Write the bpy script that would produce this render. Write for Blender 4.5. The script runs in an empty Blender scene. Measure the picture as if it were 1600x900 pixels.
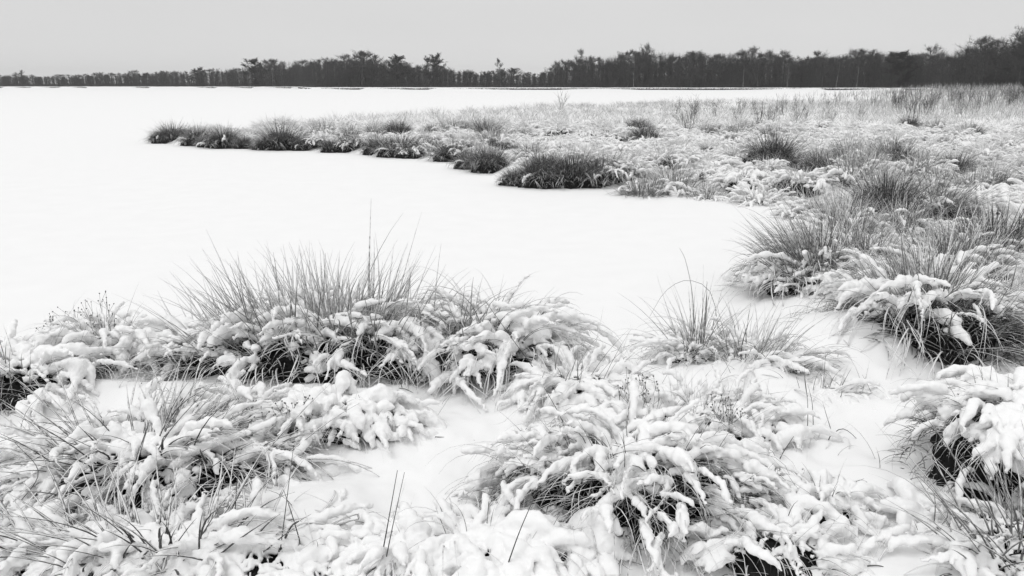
import bpy, math
import numpy as np
from mathutils import Vector

SC = bpy.context.scene
C = SC.collection
R = math.radians

# ------------------------------------------------------------------ camera
FPX, PITCH, CAMZ = 1244.4, R(14.4), 1.7          # focal length in photo pixels (28 mm on 36 mm), tilt, eye height
cd = bpy.data.cameras.new('camera'); cd.sensor_width = 36; cd.lens = 28; cd.clip_start = 0.05; cd.clip_end = 6000
cam = bpy.data.objects.new('camera', cd); C.objects.link(cam)
cam.location = (0, 0, CAMZ); cam.rotation_euler = (R(90) - PITCH, 0, 0)
SC.camera = cam
SC.render.resolution_x, SC.render.resolution_y = 1024, 576

# ------------------------------------------------------------------ sky, sun, exposure
SUN_EL, SUN_AZ = R(60), R(-135)                    # azimuth from +Y towards +X
w = bpy.data.worlds.new('World'); SC.world = w; w.use_nodes = True
nt = w.node_tree; nt.nodes.clear()
N = nt.nodes.new
out = N('ShaderNodeOutputWorld'); bg = N('ShaderNodeBackground'); bg.inputs['Strength'].default_value = 0.1
sky = N('ShaderNodeTexSky'); sky.sky_type = 'NISHITA'; sky.sun_disc = False
sky.sun_elevation = SUN_EL; sky.sun_rotation = SUN_AZ; sky.dust_density = 4; sky.air_density = 1.5
bw = N('ShaderNodeRGBToBW'); nt.links.new(sky.outputs['Color'], bw.inputs['Color'])
# overcast layer: a nearly even grey deck, a little brighter overhead and just above the horizon, with faint soft banks
geo = N('ShaderNodeTexCoord'); sep = N('ShaderNodeSeparateXYZ'); nt.links.new(geo.outputs['Generated'], sep.inputs[0])
rmp = N('ShaderNodeValToRGB'); nt.links.new(sep.outputs['Z'], rmp.inputs['Fac'])
cr = rmp.color_ramp; cr.interpolation = 'EASE'
cr.elements[0].position = 0.0; cr.elements[0].color = (.80, .80, .80, 1)
cr.elements[1].position = 1.0; cr.elements[1].color = (.86, .86, .86, 1)
e = cr.elements.new(0.10); e.color = (.735, .735, .735, 1)
e = cr.elements.new(0.45); e.color = (.77, .77, .77, 1)
noi = N('ShaderNodeTexNoise'); noi.inputs['Scale'].default_value = 1.6; noi.inputs['Detail'].default_value = 3
mp = N('ShaderNodeMapping'); mp.inputs['Scale'].default_value = (1, 1, 4)
nt.links.new(geo.outputs['Generated'], mp.inputs[0]); nt.links.new(mp.outputs[0], noi.inputs['Vector'])
ma = N('ShaderNodeMath'); ma.operation = 'MULTIPLY_ADD'; ma.inputs[1].default_value = 0.14; ma.inputs[2].default_value = 0.93
nt.links.new(noi.outputs['Fac'], ma.inputs[0])
mu = N('ShaderNodeMath'); mu.operation = 'MULTIPLY'; nt.links.new(rmp.outputs['Color'], mu.inputs[0]); nt.links.new(ma.outputs[0], mu.inputs[1])
m10 = N('ShaderNodeMath'); m10.operation = 'MULTIPLY'; m10.inputs[1].default_value = 10.05; nt.links.new(mu.outputs[0], m10.inputs[0])
mx = N('ShaderNodeMix'); mx.data_type = 'FLOAT'; mx.inputs[0].default_value = 0.92
nt.links.new(bw.outputs[0], mx.inputs[2]); nt.links.new(m10.outputs[0], mx.inputs[3])
nt.links.new(mx.outputs[0], bg.inputs['Color']); nt.links.new(bg.outputs[0], out.inputs['Surface'])

sl = bpy.data.lights.new('sun', 'SUN'); sl.energy = 1.04; sl.angle = R(28); sl.color = (1, 1, 1)
so = bpy.data.objects.new('sun', sl); C.objects.link(so)
sd = Vector((math.cos(SUN_EL) * math.sin(SUN_AZ), math.cos(SUN_EL) * math.cos(SUN_AZ), math.sin(SUN_EL)))
so.rotation_euler = sd.to_track_quat('Z', 'Y').to_euler(); so.location = (0, 0, 30)
vs = SC.view_settings; vs.view_transform = 'Standard'; vs.look = 'None'; vs.exposure = 0.0; vs.gamma = 1.0; vs.use_curve_mapping = False
SC.cycles.max_bounces = 8; SC.cycles.diffuse_bounces = 6; SC.cycles.volume_bounces = 0
SC.cycles.use_denoising = True; SC.cycles.denoiser = 'OPENIMAGEDENOISE'

# ------------------------------------------------------------------ helpers
def ray(x, y):
    d = np.array([x - 800.0, 0, 0]) + FPX * np.array([0, math.cos(PITCH), -math.sin(PITCH)]) + (450.0 - y) * np.array([0, math.sin(PITCH), math.cos(PITCH)])
    return d
def gp(x, y, z=0.0):                               # point of the ground (height z) seen at a photo pixel
    d = ray(x, y); t = (z - CAMZ) / d[2]
    return np.array([d[0] * t, d[1] * t, z])
def wx(x, Y, z=0.3):                               # world x at distance Y of a photo column
    dep = Y * math.cos(PITCH) + (CAMZ - z) * math.sin(PITCH)
    return (x - 800.0) / FPX * dep

def hash3(ix, iy, iz, seed):
    h = (ix.astype(np.uint32) * np.uint32(374761393) + iy.astype(np.uint32) * np.uint32(668265263) + iz.astype(np.uint32) * np.uint32(2147483647 & 0x5bd1e995) + np.uint32(seed * 7919 + 13))
    h = (h ^ (h >> np.uint32(13))) * np.uint32(1274126177)
    h = (h ^ (h >> np.uint32(16))) * np.uint32(0x85ebca6b)
    h = h ^ (h >> np.uint32(13))
    return h.astype(np.float64) / 4294967295.0
def vnoise(P, freq, seed=0):                       # value noise, -1..1
    with np.errstate(over='ignore'):
        q = np.asarray(P, float) * freq + 1000.0
        i = np.floor(q).astype(np.int64); f = q - i; u = f * f * (3 - 2 * f)
        r = 0
        for a in (0, 1):
            for b in (0, 1):
                for c in (0, 1):
                    wgt = (u[:, 0] if a else 1 - u[:, 0]) * (u[:, 1] if b else 1 - u[:, 1]) * (u[:, 2] if c else 1 - u[:, 2])
                    r = r + wgt * hash3(i[:, 0] + a, i[:, 1] + b, i[:, 2] + c, seed)
    return r * 2 - 1
def v2(x, y, freq, seed=0):
    return vnoise(np.stack([x, y, np.zeros_like(x)], 1), freq, seed)

def mesh(name, V, F, mat, smooth=True, tone=None):
    me = bpy.data.meshes.new(name)
    V = np.ascontiguousarray(V, np.float32); F = np.ascontiguousarray(F, np.int32)
    nf, k = F.shape
    me.vertices.add(len(V)); me.vertices.foreach_set('co', V.ravel())
    me.loops.add(nf * k); me.loops.foreach_set('vertex_index', F.ravel())
    me.polygons.add(nf); me.polygons.foreach_set('loop_start', np.arange(0, nf * k, k, dtype=np.int32))
    me.polygons.foreach_set('use_smooth', np.full(nf, smooth, bool))
    if tone is not None:
        a = me.attributes.new('tone', 'FLOAT', 'POINT'); a.data.foreach_set('value', np.ascontiguousarray(tone, np.float32))
    me.update(calc_edges=True)
    me.materials.append(mat)
    return me
def obj(name, me, parent=None, loc=None):
    o = bpy.data.objects.new(name, me); C.objects.link(o)
    if parent is not None: o.parent = parent
    if loc is not None: o.location = loc
    return o
def thing(name, label, cat, loc=(0, 0, 0), rz=0.0, group=None, scale=1.0):
    o = bpy.data.objects.new(name, None); C.objects.link(o); o.empty_display_size = 0.1
    o.location = loc; o.rotation_euler = (0, 0, rz); o.scale = (scale,) * 3 if np.isscalar(scale) else scale
    o['label'] = label; o['category'] = cat
    if group: o['group'] = group
    return o
def tag(o, label, cat, group=None):
    o['label'] = label; o['category'] = cat
    if group: o['group'] = group
    return o

def curves(base, az, el0, droop, L, S=7, pw=1.4, wob=None, floor=None):
    """Centre lines of blades that start at base, leave at elevation el0 and bend down by droop over length L."""
    n = len(L); t = np.linspace(0, 1, S)[None, :]
    el = el0[:, None] - droop[:, None] * t ** pw
    a = az[:, None] + (0 if wob is None else wob[:, None] * t)
    st = (L / (S - 1))[:, None]
    d = np.stack([np.cos(el) * np.cos(a), np.cos(el) * np.sin(a), np.sin(el)], 2)
    P = np.zeros((n, S, 3)); P[:, 0] = base
    P[:, 1:] = base[:, None, :] + np.cumsum((d[:, :-1] + d[:, 1:]) * .5 * st[:, :, None], 1)
    if floor is not None: P[:, :, 2] = np.maximum(P[:, :, 2], floor)
    return P
def tubes(P, rad, k=3, flat=1.0, close=False):
    """Tapered tubes round centre lines P (n,S,3) with radii rad (n,S)."""
    n, S, _ = P.shape
    T = np.gradient(P, axis=1); T /= np.linalg.norm(T, axis=2, keepdims=True) + 1e-9
    ch = P[:, -1] - P[:, 0]
    u = np.stack([-ch[:, 1], ch[:, 0], np.full(n, 1e-6)], 1); ln = np.linalg.norm(u, axis=1, keepdims=True)
    u = np.where(ln < 1e-5, np.array([[1.0, 0, 0]]), u / (ln + 1e-12))
    u = np.repeat(u[:, None, :], S, 1)
    v = np.cross(T, u); v /= np.linalg.norm(v, axis=2, keepdims=True) + 1e-9
    an = np.arange(k) * 2 * math.pi / k + .5
    V = P[:, :, None, :] + rad[:, :, None, None] * (np.cos(an)[None, None, :, None] * u[:, :, None, :] + flat * np.sin(an)[None, None, :, None] * v[:, :, None, :])
    idx = np.arange(n * S * k).reshape(n, S, k)
    nx = np.roll(idx, -1, axis=2)
    F = np.stack([idx[:, :-1], nx[:, :-1], nx[:, 1:], idx[:, 1:]], 3).reshape(-1, 4)
    return V.reshape(-1, 3), F
def join(parts):
    Vs, Fs, o = [], [], 0
    for V, F in parts:
        Vs.append(V); Fs.append(F + o); o += len(V)
    return np.concatenate(Vs), np.concatenate(Fs)

def surface_nets(F, iso, org, vox):
    I = F > iso
    s = np.zeros(tuple(d - 1 for d in F.shape), np.uint8)
    for a in (0, 1):
        for b in (0, 1):
            for c in (0, 1):
                s += I[a:a + s.shape[0], b:b + s.shape[1], c:c + s.shape[2]]
    act = (s > 0) & (s < 8)
    idx = np.argwhere(act)
    ids = np.full(act.shape, -1, np.int32); ids[act] = np.arange(len(idx))
    acc = np.zeros((len(idx), 3)); cnt = np.zeros(len(idx))
    cs = [(a, b, c) for a in (0, 1) for b in (0, 1) for c in (0, 1)]
    for c0 in cs:
        for ax in range(3):
            if c0[ax]: continue
            c1 = list(c0); c1[ax] = 1
            f0 = F[idx[:, 0] + c0[0], idx[:, 1] + c0[1], idx[:, 2] + c0[2]]; f1 = F[idx[:, 0] + c1[0], idx[:, 1] + c1[1], idx[:, 2] + c1[2]]
            m = (f0 > iso) != (f1 > iso)
            t = np.where(m, (iso - f0) / np.where(m, f1 - f0, 1), 0)
            p = np.array(c0, float)[None, :].repeat(len(idx), 0); p[:, ax] += t
            acc += p * m[:, None]; cnt += m
    V = org + vox * (idx + acc / cnt[:, None])
    Q = []
    for ax in range(3):
        o = [x for x in range(3) if x != ax]
        sl0 = [slice(1, -1)] * 3; sl1 = [slice(1, -1)] * 3
        sl0[ax] = slice(0, -1); sl1[ax] = slice(1, None)
        A, B = I[tuple(sl0)], I[tuple(sl1)]
        for flip in (False, True):
            e = np.argwhere((A & ~B) if not flip else (~A & B))
            e[:, o[0]] += 1; e[:, o[1]] += 1
            def cell(d0, d1):
                q = e.copy(); q[:, o[0]] += d0; q[:, o[1]] += d1
                return ids[q[:, 0], q[:, 1], q[:, 2]]
            q = [cell(-1, -1), cell(0, -1), cell(0, 0), cell(-1, 0)]
            if (ax == 1) != flip: q = q[::-1]
            Q.append(np.stack(q, 1))
    Q = np.concatenate(Q); Q = Q[(Q >= 0).all(1)]
    return V, Q
def snow_body(P, rad, vox, seed=0, iso=.25, rough=1.0, crumbs=None):
    """Snow as one fused body: soft balls that run together where they touch."""
    RR = rad / .707
    lo = (P - RR[:, None]).min(0) - 2 * vox; hi = (P + RR[:, None]).max(0) + 2 * vox
    dim = np.ceil((hi - lo) / vox).astype(int) + 1
    F = np.zeros(dim, np.float32)
    G = [lo[i] + vox * np.arange(dim[i]) for i in range(3)]
    i0 = np.maximum(np.floor((P - RR[:, None] - lo) / vox).astype(int), 0); i1 = np.minimum(np.ceil((P + RR[:, None] - lo) / vox).astype(int) + 1, dim)
    for j in range(len(P)):
        a, b = i0[j], i1[j]; r2 = RR[j] ** 2
        d = ((G[0][a[0]:b[0]] - P[j, 0]) ** 2)[:, None, None] + ((G[1][a[1]:b[1]] - P[j, 1]) ** 2)[None, :, None] + ((G[2][a[2]:b[2]] - P[j, 2]) ** 2)[None, None, :]
        q = np.maximum(1 - d / r2, 0)
        F[a[0]:b[0], a[1]:b[1], a[2]:b[2]] += q * q
    V, Q = surface_nets(np.minimum(F, 1.2), iso, lo, vox)
    lab = np.arange(len(V))
    while True:                                    # drop crumbs that hang in the air
        m = lab[Q].min(1); new = lab.copy(); np.minimum.at(new, Q.ravel(), np.repeat(m, 4)); new = new[new]
        if (new == lab).all(): break
        lab = new
    big = np.bincount(lab, minlength=len(V))[lab] >= (crumbs or max(140, .13 / vox ** 2 if vox < .011 else .07 / vox ** 2))
    Q = Q[big[Q[:, 0]]]; us_, iv_ = np.unique(Q, return_inverse=True); V = V[us_]; Q = iv_.reshape(-1, 4)
    for fr, am, sd_ in ((14, .006, 1), (34, .0058, 4), (62, .0036, 5), (105, .0022, 7)):
        if am * 200 * vox > .12: pass
        for ax in range(3): V[:, ax] += rough * am * vnoise(V, fr, seed + sd_ + 31 * ax)
    return V, Q

# ------------------------------------------------------------------ materials
def mat(name, build):
    m = bpy.data.materials.new(name); m.use_nodes = True
    t = m.node_tree; b = t.nodes['Principled BSDF']
    build(t, b); return m
def lk(t, a, b): t.links.new(a, b)
def m_snow(t, b):
    n = t.nodes.new('ShaderNodeTexNoise'); n.inputs['Scale'].default_value = 3; n.inputs['Detail'].default_value = 8
    g = t.nodes.new('ShaderNodeNewGeometry'); lk(t, g.outputs['Position'], n.inputs['Vector'])
    r = t.nodes.new('ShaderNodeMapRange'); r.inputs['To Min'].default_value = .86; r.inputs['To Max'].default_value = .92
    lk(t, n.outputs['Fac'], r.inputs['Value']); lk(t, r.outputs[0], b.inputs['Base Color'])
    b.inputs['Roughness'].default_value = .75; b.inputs['Specular IOR Level'].default_value = .15
    n2 = t.nodes.new('ShaderNodeTexNoise'); n2.inputs['Scale'].default_value = 60; n2.inputs['Detail'].default_value = 5
    lk(t, g.outputs['Position'], n2.inputs['Vector'])
    bp = t.nodes.new('ShaderNodeBump'); bp.inputs['Strength'].default_value = .15; bp.inputs['Distance'].default_value = .004
    lk(t, n2.outputs['Fac'], bp.inputs['Height']); lk(t, bp.outputs[0], b.inputs['Normal'])
SNOW = mat('snow', m_snow)
def blade_mat(name, dust, lo=.35, mul=1.0):
    def f(t, b):
        a = t.nodes.new('ShaderNodeAttribute'); a.attribute_name = 'tone'
        g = t.nodes.new('ShaderNodeNewGeometry')
        n = t.nodes.new('ShaderNodeTexNoise'); n.inputs['Scale'].default_value = 45; n.inputs['Detail'].default_value = 3
        lk(t, g.outputs['Position'], n.inputs['Vector'])
        s = t.nodes.new('ShaderNodeSeparateXYZ'); lk(t, g.outputs['Normal'], s.inputs[0])
        m1 = t.nodes.new('ShaderNodeMath'); m1.operation = 'MULTIPLY_ADD'; m1.inputs[1].default_value = .55; lk(t, s.outputs['Z'], m1.inputs[0]); lk(t, n.outputs['Fac'], m1.inputs[2])
        r = t.nodes.new('ShaderNodeMapRange'); r.inputs['From Min'].default_value = 1.0 - dust - .12; r.inputs['From Max'].default_value = 1.0 - dust + .12
        lk(t, m1.outputs[0], r.inputs['Value'])
        mm = t.nodes.new('ShaderNodeMath'); mm.operation = 'MULTIPLY'; mm.inputs[1].default_value = mul; lk(t, a.outputs['Fac'], mm.inputs[0])
        mxn = t.nodes.new('ShaderNodeMix'); mxn.data_type = 'FLOAT'; lk(t, r.outputs[0], mxn.inputs[0]); lk(t, mm.outputs[0], mxn.inputs[2]); mxn.inputs[3].default_value = .82
        lk(t, mxn.outputs[0], b.inputs['Base Color']); b.inputs['Roughness'].default_value = .8; b.inputs['Specular IOR Level'].default_value = .2
    return mat(name, f)
BLADE = blade_mat('frosted_grass', .44)
FROST = blade_mat('heavily_frosted_grass', .66)
DARKBLADE = blade_mat('dark_rush', .34, mul=.55)
THATCH = blade_mat('dead_thatch', .08, mul=.2)
COARSE = blade_mat('coarse_dark_grass', .33, mul=.8)
def m_plain(lo, hi, sc, rough=.9):
    def f(t, b):
        n = t.nodes.new('ShaderNodeTexNoise'); n.inputs['Scale'].default_value = sc; n.inputs['Detail'].default_value = 6
        g = t.nodes.new('ShaderNodeTexCoord'); lk(t, g.outputs['Object'], n.inputs['Vector'])
        r = t.nodes.new('ShaderNodeMapRange'); r.inputs['From Min'].default_value = .3; r.inputs['From Max'].default_value = .7
        r.inputs['To Min'].default_value = lo; r.inputs['To Max'].default_value = hi
        lk(t, n.outputs['Fac'], r.inputs['Value']); lk(t, r.outputs[0], b.inputs['Base Color'])
        b.inputs['Roughness'].default_value = rough; b.inputs['Specular IOR Level'].default_value = .1
    return f
PEAT = mat('dark_peat', m_plain(.008, .03, 30))
STEM = mat('dry_stem', m_plain(.04, .10, 25))
FSTEM = mat('grey_dry_stem', m_plain(.08, .25, 60))
BARK = mat('bark', m_plain(.035, .075, 3))
PALEBARK = mat('pale_birch_bark', m_plain(.12, .30, 4))
TWIG = mat('bare_twigs', m_plain(.05, .09, 2))
PINE = mat('dark_needles', m_plain(.022, .04, 3))
def m_ground(t, b):
    m_snow(t, b)
m_dist = SNOW

# ------------------------------------------------------------------ terrain
shore = [(-60, 4.6), (-9, 5.2)] + [tuple(gp(x, y)[:2]) for x, y in [(0, 530), (230, 505), (500, 490), (750, 500), (880, 545), (960, 556), (1010, 540), (1060, 505), (1140, 475),
         (1160, 450), (1190, 415), (1220, 380), (1262, 335), (1270, 316), (1200, 309), (1100, 299), (960, 295), (830, 294), (790, 285), (750, 268), (690, 251), (600, 246), (540, 240), (470, 235), (390, 232), (300, 228), (228, 223)]]
back = [(226, 22.6), (300, 26), (430, 31), (570, 37), (700, 43), (850, 52), (1000, 62), (1200, 95), (1350, 130), (1440, 170), (1470, 190), (1445, 214), (1000, 226), (480, 236), (470, 300), (0, 318), (-500, 335)]
shore += [(wx(x, Y, 0), Y) for x, Y in back] + [(-1500, 360), (-1500, 1500), (1500, 1500), (1500, -60), (-60, -60)]
SH = np.array(shore)
def land_sd(x, y):                                 # signed distance to the shoreline, positive on land
    p = np.stack([x, y], 1); best = np.full(len(p), 1e9); ins = np.zeros(len(p), bool)
    A = SH; B = np.roll(SH, -1, 0)
    for a, b in zip(A, B):
        ab = b - a; t = np.clip(((p - a) @ ab) / (ab @ ab), 0, 1)
        best = np.minimum(best, np.hypot(*(p - a - t[:, None] * ab).T))
        c = (a[1] > p[:, 1]) != (b[1] > p[:, 1])
        with np.errstate(divide='ignore', invalid='ignore'):
            ins ^= c & (p[:, 0] < (b[0] - a[0]) * (p[:, 1] - a[1]) / (b[1] - a[1] + 1e-12) + a[0])
    return np.where(ins, best, -best)
MOUNDS = []                                        # (x, y, radius x, radius y, height) drifts on the near bank
def mound(px, py, rx, ry, h, z=.1):
    p = gp(px, py, z); MOUNDS.append((p[0], p[1], rx, ry, h))
for m in [(1320, 545, .42, .45, .25), (560, 640, .5, .35, .06), (840, 590, .35, .2, .10), (1550, 690, .5, .35, .16), (1230, 640, .4, .25, .08),
          (960, 640, .5, .3, .10), (1180, 600, .35, .25, .10), (1300, 800, .25, .15, .08), (1150, 850, .3, .14, .10), (760, 870, .45, .2, .08), (300, 870, .7, .25, .10),
          (120, 700, .5, .3, .08), (480, 800, .35, .2, .07), (1500, 860, .35, .2, .08), (950, 880, .5, .16, .06), (200, 620, .5, .25, .08)]:
    mound(*m)
def height(x, y):
    s = land_sd(x, y)
    e = np.clip((s + .25) / .9, 0, 1); e = e * e * (3 - 2 * e)
    r = np.hypot(x, y)
    far = np.clip((r - 6) / 8, 0, 1)
    woods = np.clip((y - 190) / 20, 0, 1)
    b = .030 * v2(x, y, .9, 1) + .028 * v2(x, y, 2.6, 2) + (.016 + .008 * far) * v2(x, y, 6.5, 3) + .008 * v2(x, y, 14, 4) * (r < 9) + .003 * v2(x, y, 33, 6) * (r < 7) + .07 * far * v2(x, y, .7, 5)
    h = -.10 + e * (.20 + .10 * far * (1 - woods) + b + .45 * woods)
    for mx_, my_, rx, ry, hh in MOUNDS:
        q = ((x - mx_) / rx) ** 2 + ((y - my_) / ry) ** 2
        h = h + np.where(q < 9, hh * np.exp(-q * 1.3), 0)
    return h
def hz(x, y): return float(height(np.array([float(x)]), np.array([float(y)]))[0])

nr, na = 640, 560
rr = np.concatenate([np.geomspace(.7, 30, nr - 160), np.geomspace(30.6, 800, 160)])
aa = np.radians(np.linspace(-70, 70, na))
gx = (rr[:, None] * np.sin(aa)[None, :]).ravel(); gy = (rr[:, None] * np.cos(aa)[None, :]).ravel()
gh = height(gx, gy)
ii = np.arange(nr * na).reshape(nr, na)
GF = np.stack([ii[:-1, :-1], ii[:-1, 1:], ii[1:, 1:], ii[1:, :-1]], 2).reshape(-1, 4)
GF = GF[(gh[GF] > -.095).any(1)]
us, inv = np.unique(GF, return_inverse=True)
land = obj('snowy_ground', mesh('snowy_ground', np.stack([gx, gy, gh], 1)[us], inv.reshape(-1, 4), SNOW)); land['kind'] = 'structure'
lake = obj('frozen_lake', mesh('frozen_lake', [(-820, -820, 0), (820, -820, 0), (820, 820, 0), (-820, 820, 0)], [(0, 1, 2, 3)], SNOW)); lake['kind'] = 'structure'

# ------------------------------------------------------------------ winter haze over the lake
hm = bpy.data.materials.new('haze'); hm.use_nodes = True; ht = hm.node_tree; ht.nodes.clear()
ho = ht.nodes.new('ShaderNodeOutputMaterial'); hv = ht.nodes.new('ShaderNodeVolumePrincipled'); hv.inputs['Color'].default_value = (.9, .9, .9, 1); hv.inputs['Density'].default_value = .00038
ht.links.new(hv.outputs[0], ho.inputs['Volume'])
hx, hzl, hzh = 850, -1.2, 16
haze = obj('haze', mesh('haze', [(-hx, -hx, hzl), (hx, -hx, hzl), (hx, hx, hzl), (-hx, hx, hzl), (-hx, -hx, hzh), (hx, -hx, hzh), (hx, hx, hzh), (-hx, hx, hzh)],
    [(0, 3, 2, 1), (4, 5, 6, 7), (0, 1, 5, 4), (1, 2, 6, 5), (2, 3, 7, 6), (3, 0, 4, 7)], hm, False)); haze['kind'] = 'stuff'; haze['label'] = 'thin winter haze over the lake'; haze['category'] = 'haze'

# ------------------------------------------------------------------ grass tussocks
def tussock_parts(seed, rx=.5, ry=.35, H=.3, spikes=300, spikeL=.42, spike_zone=1.0, spike_w=.0026, bundles=60, bunL=.55, snow_r=.026, thatch=250, vox=.011, cover=.75,
                  lean=0.0, lean_az=0.0, tone=(.10, .26), nb=4, jit=.8, drift=26, frost=False, coarse=False, bun_zone=1.0, hollows=(), bun_el=62, bun_droop=125, dark=False, S=7, core_snow=.5, spike_el=84, spread=38, side=None):
    g = np.random.default_rng(seed)
    def core_z(x, y):
        q = (x / rx) ** 2 + (y / ry) ** 2
        return H * np.clip(1 - q, 0, 1) ** .55
    def ell(n, lo=0.0, hi=1.0):
        a = g.uniform(0, 2 * math.pi, n); q = np.sqrt(g.uniform(lo ** 2, hi ** 2, n))
        return q * rx * np.cos(a), q * ry * np.sin(a), q
    parts = {}
    # the dark peaty foot
    nu, nv = 110, 22
    th = np.linspace(0, 2 * math.pi, nu, endpoint=False); q = np.linspace(0, 1.0, nv)
    X = rx * .84 * np.outer(q, np.cos(th)); Y = ry * .84 * np.outer(q, np.sin(th)); Z = H * .84 * np.sqrt(np.clip(1 - q ** 2, 0, 1))[:, None] ** 1.1 * np.ones(nu)
    V = np.stack([X, Y, Z], 2).reshape(-1, 3); V[:, :2] *= (1 + .20 * vnoise(V, 6, seed) + .15 * vnoise(V * np.array([1, 1, .35]), 24, seed + 5) + .10 * vnoise(V * np.array([1, 1, .25]), 60, seed + 6))[:, None]; V[:, 2] *= 1 + .15 * vnoise(V, 5, seed + 2)
    V[-nu:, 2] = -.08
    ix = np.arange(nu * nv).reshape(nv, nu); nx = np.roll(ix, -1, 1)
    parts['base'] = (V, np.stack([ix[:-1], ix[1:], nx[1:], nx[:-1]], 2).reshape(-1, 4), PEAT, None)
    def out_az(x, y, n, jit): return np.arctan2(y / ry, x / rx) + g.normal(0, jit, n)
    blades, tones, catch = [], [], []
    # upright spikes
    if spikes:
        x, y, q = ell(spikes, 0, spike_zone)
        # in clumps
        ncl = max(3, spikes // 9); cx, cy, cq = ell(ncl, 0, spike_zone); k = g.integers(0, ncl, spikes)
        x = .35 * x + .65 * cx[k]; y = .35 * y + .65 * cy[k]; q = np.hypot(x / rx, y / ry)
        az = out_az(x, y, spikes, .5)
        el = R(spike_el) - R(spread) * q ** 1.2 + g.normal(0, R(9), spikes); dr = R(8) + np.abs(g.normal(0, R(20), spikes))
        if lean:
            dx = np.cos(el) * np.cos(az) + lean * math.cos(lean_az); dy = np.cos(el) * np.sin(az) + lean * math.sin(lean_az); dz = np.sin(el)
            az = np.arctan2(dy, dx); el = np.arctan2(dz, np.hypot(dx, dy))
        L = spikeL * g.uniform(.45, 1.15, spikes) * np.where(g.random(spikes) < .06, 1.35, 1)
        P = curves(np.stack([x, y, core_z(x, y) * .85], 1), az, el, dr, L, S, wob=g.normal(0, .35, spikes), floor=0.0)
        t = np.linspace(0, 1, S)[None, :]
        blades.append(tubes(P, spike_w * g.uniform(.7, 1.4, spikes)[:, None] * np.maximum(1.0 - t ** 2.2, .12), 3, .55))
        tones.append(np.repeat(g.uniform(tone[0], tone[1], spikes), S * 3))
        m = g.random(spikes) < .25
        if m.any():
            B = P[m][:, 1:4].reshape(-1, 3); catch.append((B, np.full(len(B), .45), np.full(len(B), .6), 'spike'))
    # bundles of bent blades that carry the snow
    SB = 13
    if bundles:
        x, y, q = ell(bundles, .05, bun_zone); az = out_az(x, y, bundles, jit)
        el = R(bun_el) - R(38) * q + g.normal(0, R(14), bundles); dr = R(bun_droop) * g.uniform(.55, 1.15, bundles); L = bunL * g.uniform(.55, 1.2, bundles)
        if lean:
            dx = np.cos(el) * np.cos(az) + lean * math.cos(lean_az); dy = np.cos(el) * np.sin(az) + lean * math.sin(lean_az); dz = np.sin(el)
            az = np.arctan2(dy, dx); el = np.arctan2(dz, np.hypot(dx, dy))
        b0 = np.stack([x, y, core_z(x, y) * .9], 1)
        WB = g.normal(0, .9, bundles); CP = curves(b0, az, el, dr, L, SB, 1.2, floor=.015, wob=WB)
        kk = np.repeat(np.arange(bundles), nb); n = len(kk)
        P = curves(b0[kk] + g.normal(0, .014, (n, 3)), az[kk] + g.normal(0, .08, n), el[kk] + g.normal(0, .06, n), dr[kk] * g.uniform(.85, 1.1, n), L[kk] * g.uniform(.8, 1.18, n), 9, 1.2, floor=.004, wob=WB[kk] + g.normal(0, .12, n))
        t = np.linspace(0, 1, 9)[None, :]
        gB = np.zeros(bundles, bool); md = CP[:, SB // 2:]
        for hx_, hy_, hr_, hzm in hollows: gB |= ((np.hypot(md[:, :, 0] - hx_, md[:, :, 1] - hy_) < hr_) & (md[:, :, 2] < hzm)).mean(1) > .2
        P = P[~gB[kk]]; n = len(P)
        blades.append(tubes(P, spike_w * .95 * g.uniform(.7, 1.3, n)[:, None] * np.maximum(1.0 - t ** 2.4, .12), 3, .5))
        tones.append(np.repeat(g.uniform(tone[0] * .8, tone[1] * .9, n), 27))
        T = np.gradient(CP, axis=1); T /= np.linalg.norm(T, axis=2, keepdims=True); hzv = np.hypot(T[:, :, 0], T[:, :, 1])
        # resample finely for the snow
        f = np.linspace(0, SB - 1, 40); i0 = np.minimum(f.astype(int), SB - 2); u = (f - i0)[None, :, None]
        FP = CP[:, i0] * (1 - u) + CP[:, i0 + 1] * u; FH = hzv[:, i0] * (1 - u[:, :, 0]) + hzv[:, i0 + 1] * u[:, :, 0]
        tt = (f / (SB - 1))[None, :]; cut = g.uniform(.65, 1.05, bundles)[:, None]; prof = np.clip(np.sin(np.pi * np.clip(tt / cut, 0, 1) ** .75), 0, 1) ** .38
        mid = CP[:, SB // 2:].reshape(-1, 3); inh = np.zeros(len(mid), bool)
        for hx_, hy_, hr_, hzm in hollows: inh |= (np.hypot(mid[:, 0] - hx_, mid[:, 1] - hy_) < hr_) & (mid[:, 2] < hzm)
        gone = inh.reshape(bundles, -1).mean(1) > .2
        big = (g.uniform(.65, 1.35, bundles) * np.where(g.random(bundles) < .10, 1.35, 1))[:, None] * np.where((g.random(bundles) < cover) & ~gone, 1, 0)[:, None]
        hit = (big * np.ones((1, 40))).reshape(-1) > 0
        catch.append((FP.reshape(-1, 3)[hit], FH.reshape(-1)[hit], (prof * big).reshape(-1)[hit], None))
    # dead thatch hanging round the foot
    th_b = []
    if thatch:
        x, y, q = ell(thatch, .25, 1.0); az = out_az(x, y, thatch, .5)
        P = curves(np.stack([x, y, core_z(x, y)], 1), az, g.uniform(R(-30), R(50), thatch), R(70) * g.uniform(.4, 1.2, thatch), g.uniform(.12, .32, thatch) * (bunL / .55), 6, 1.0, floor=.0, wob=g.normal(0, .6, thatch))
        t = np.linspace(0, 1, 6)[None, :]
        V, F = tubes(P, spike_w * g.uniform(.7, 1.5, thatch)[:, None] * np.maximum(1 - t ** 2, .15), 3, .5)
        parts['thatch'] = (V, F, THATCH, np.repeat(g.uniform(tone[0], tone[1], thatch), 18))
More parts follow.
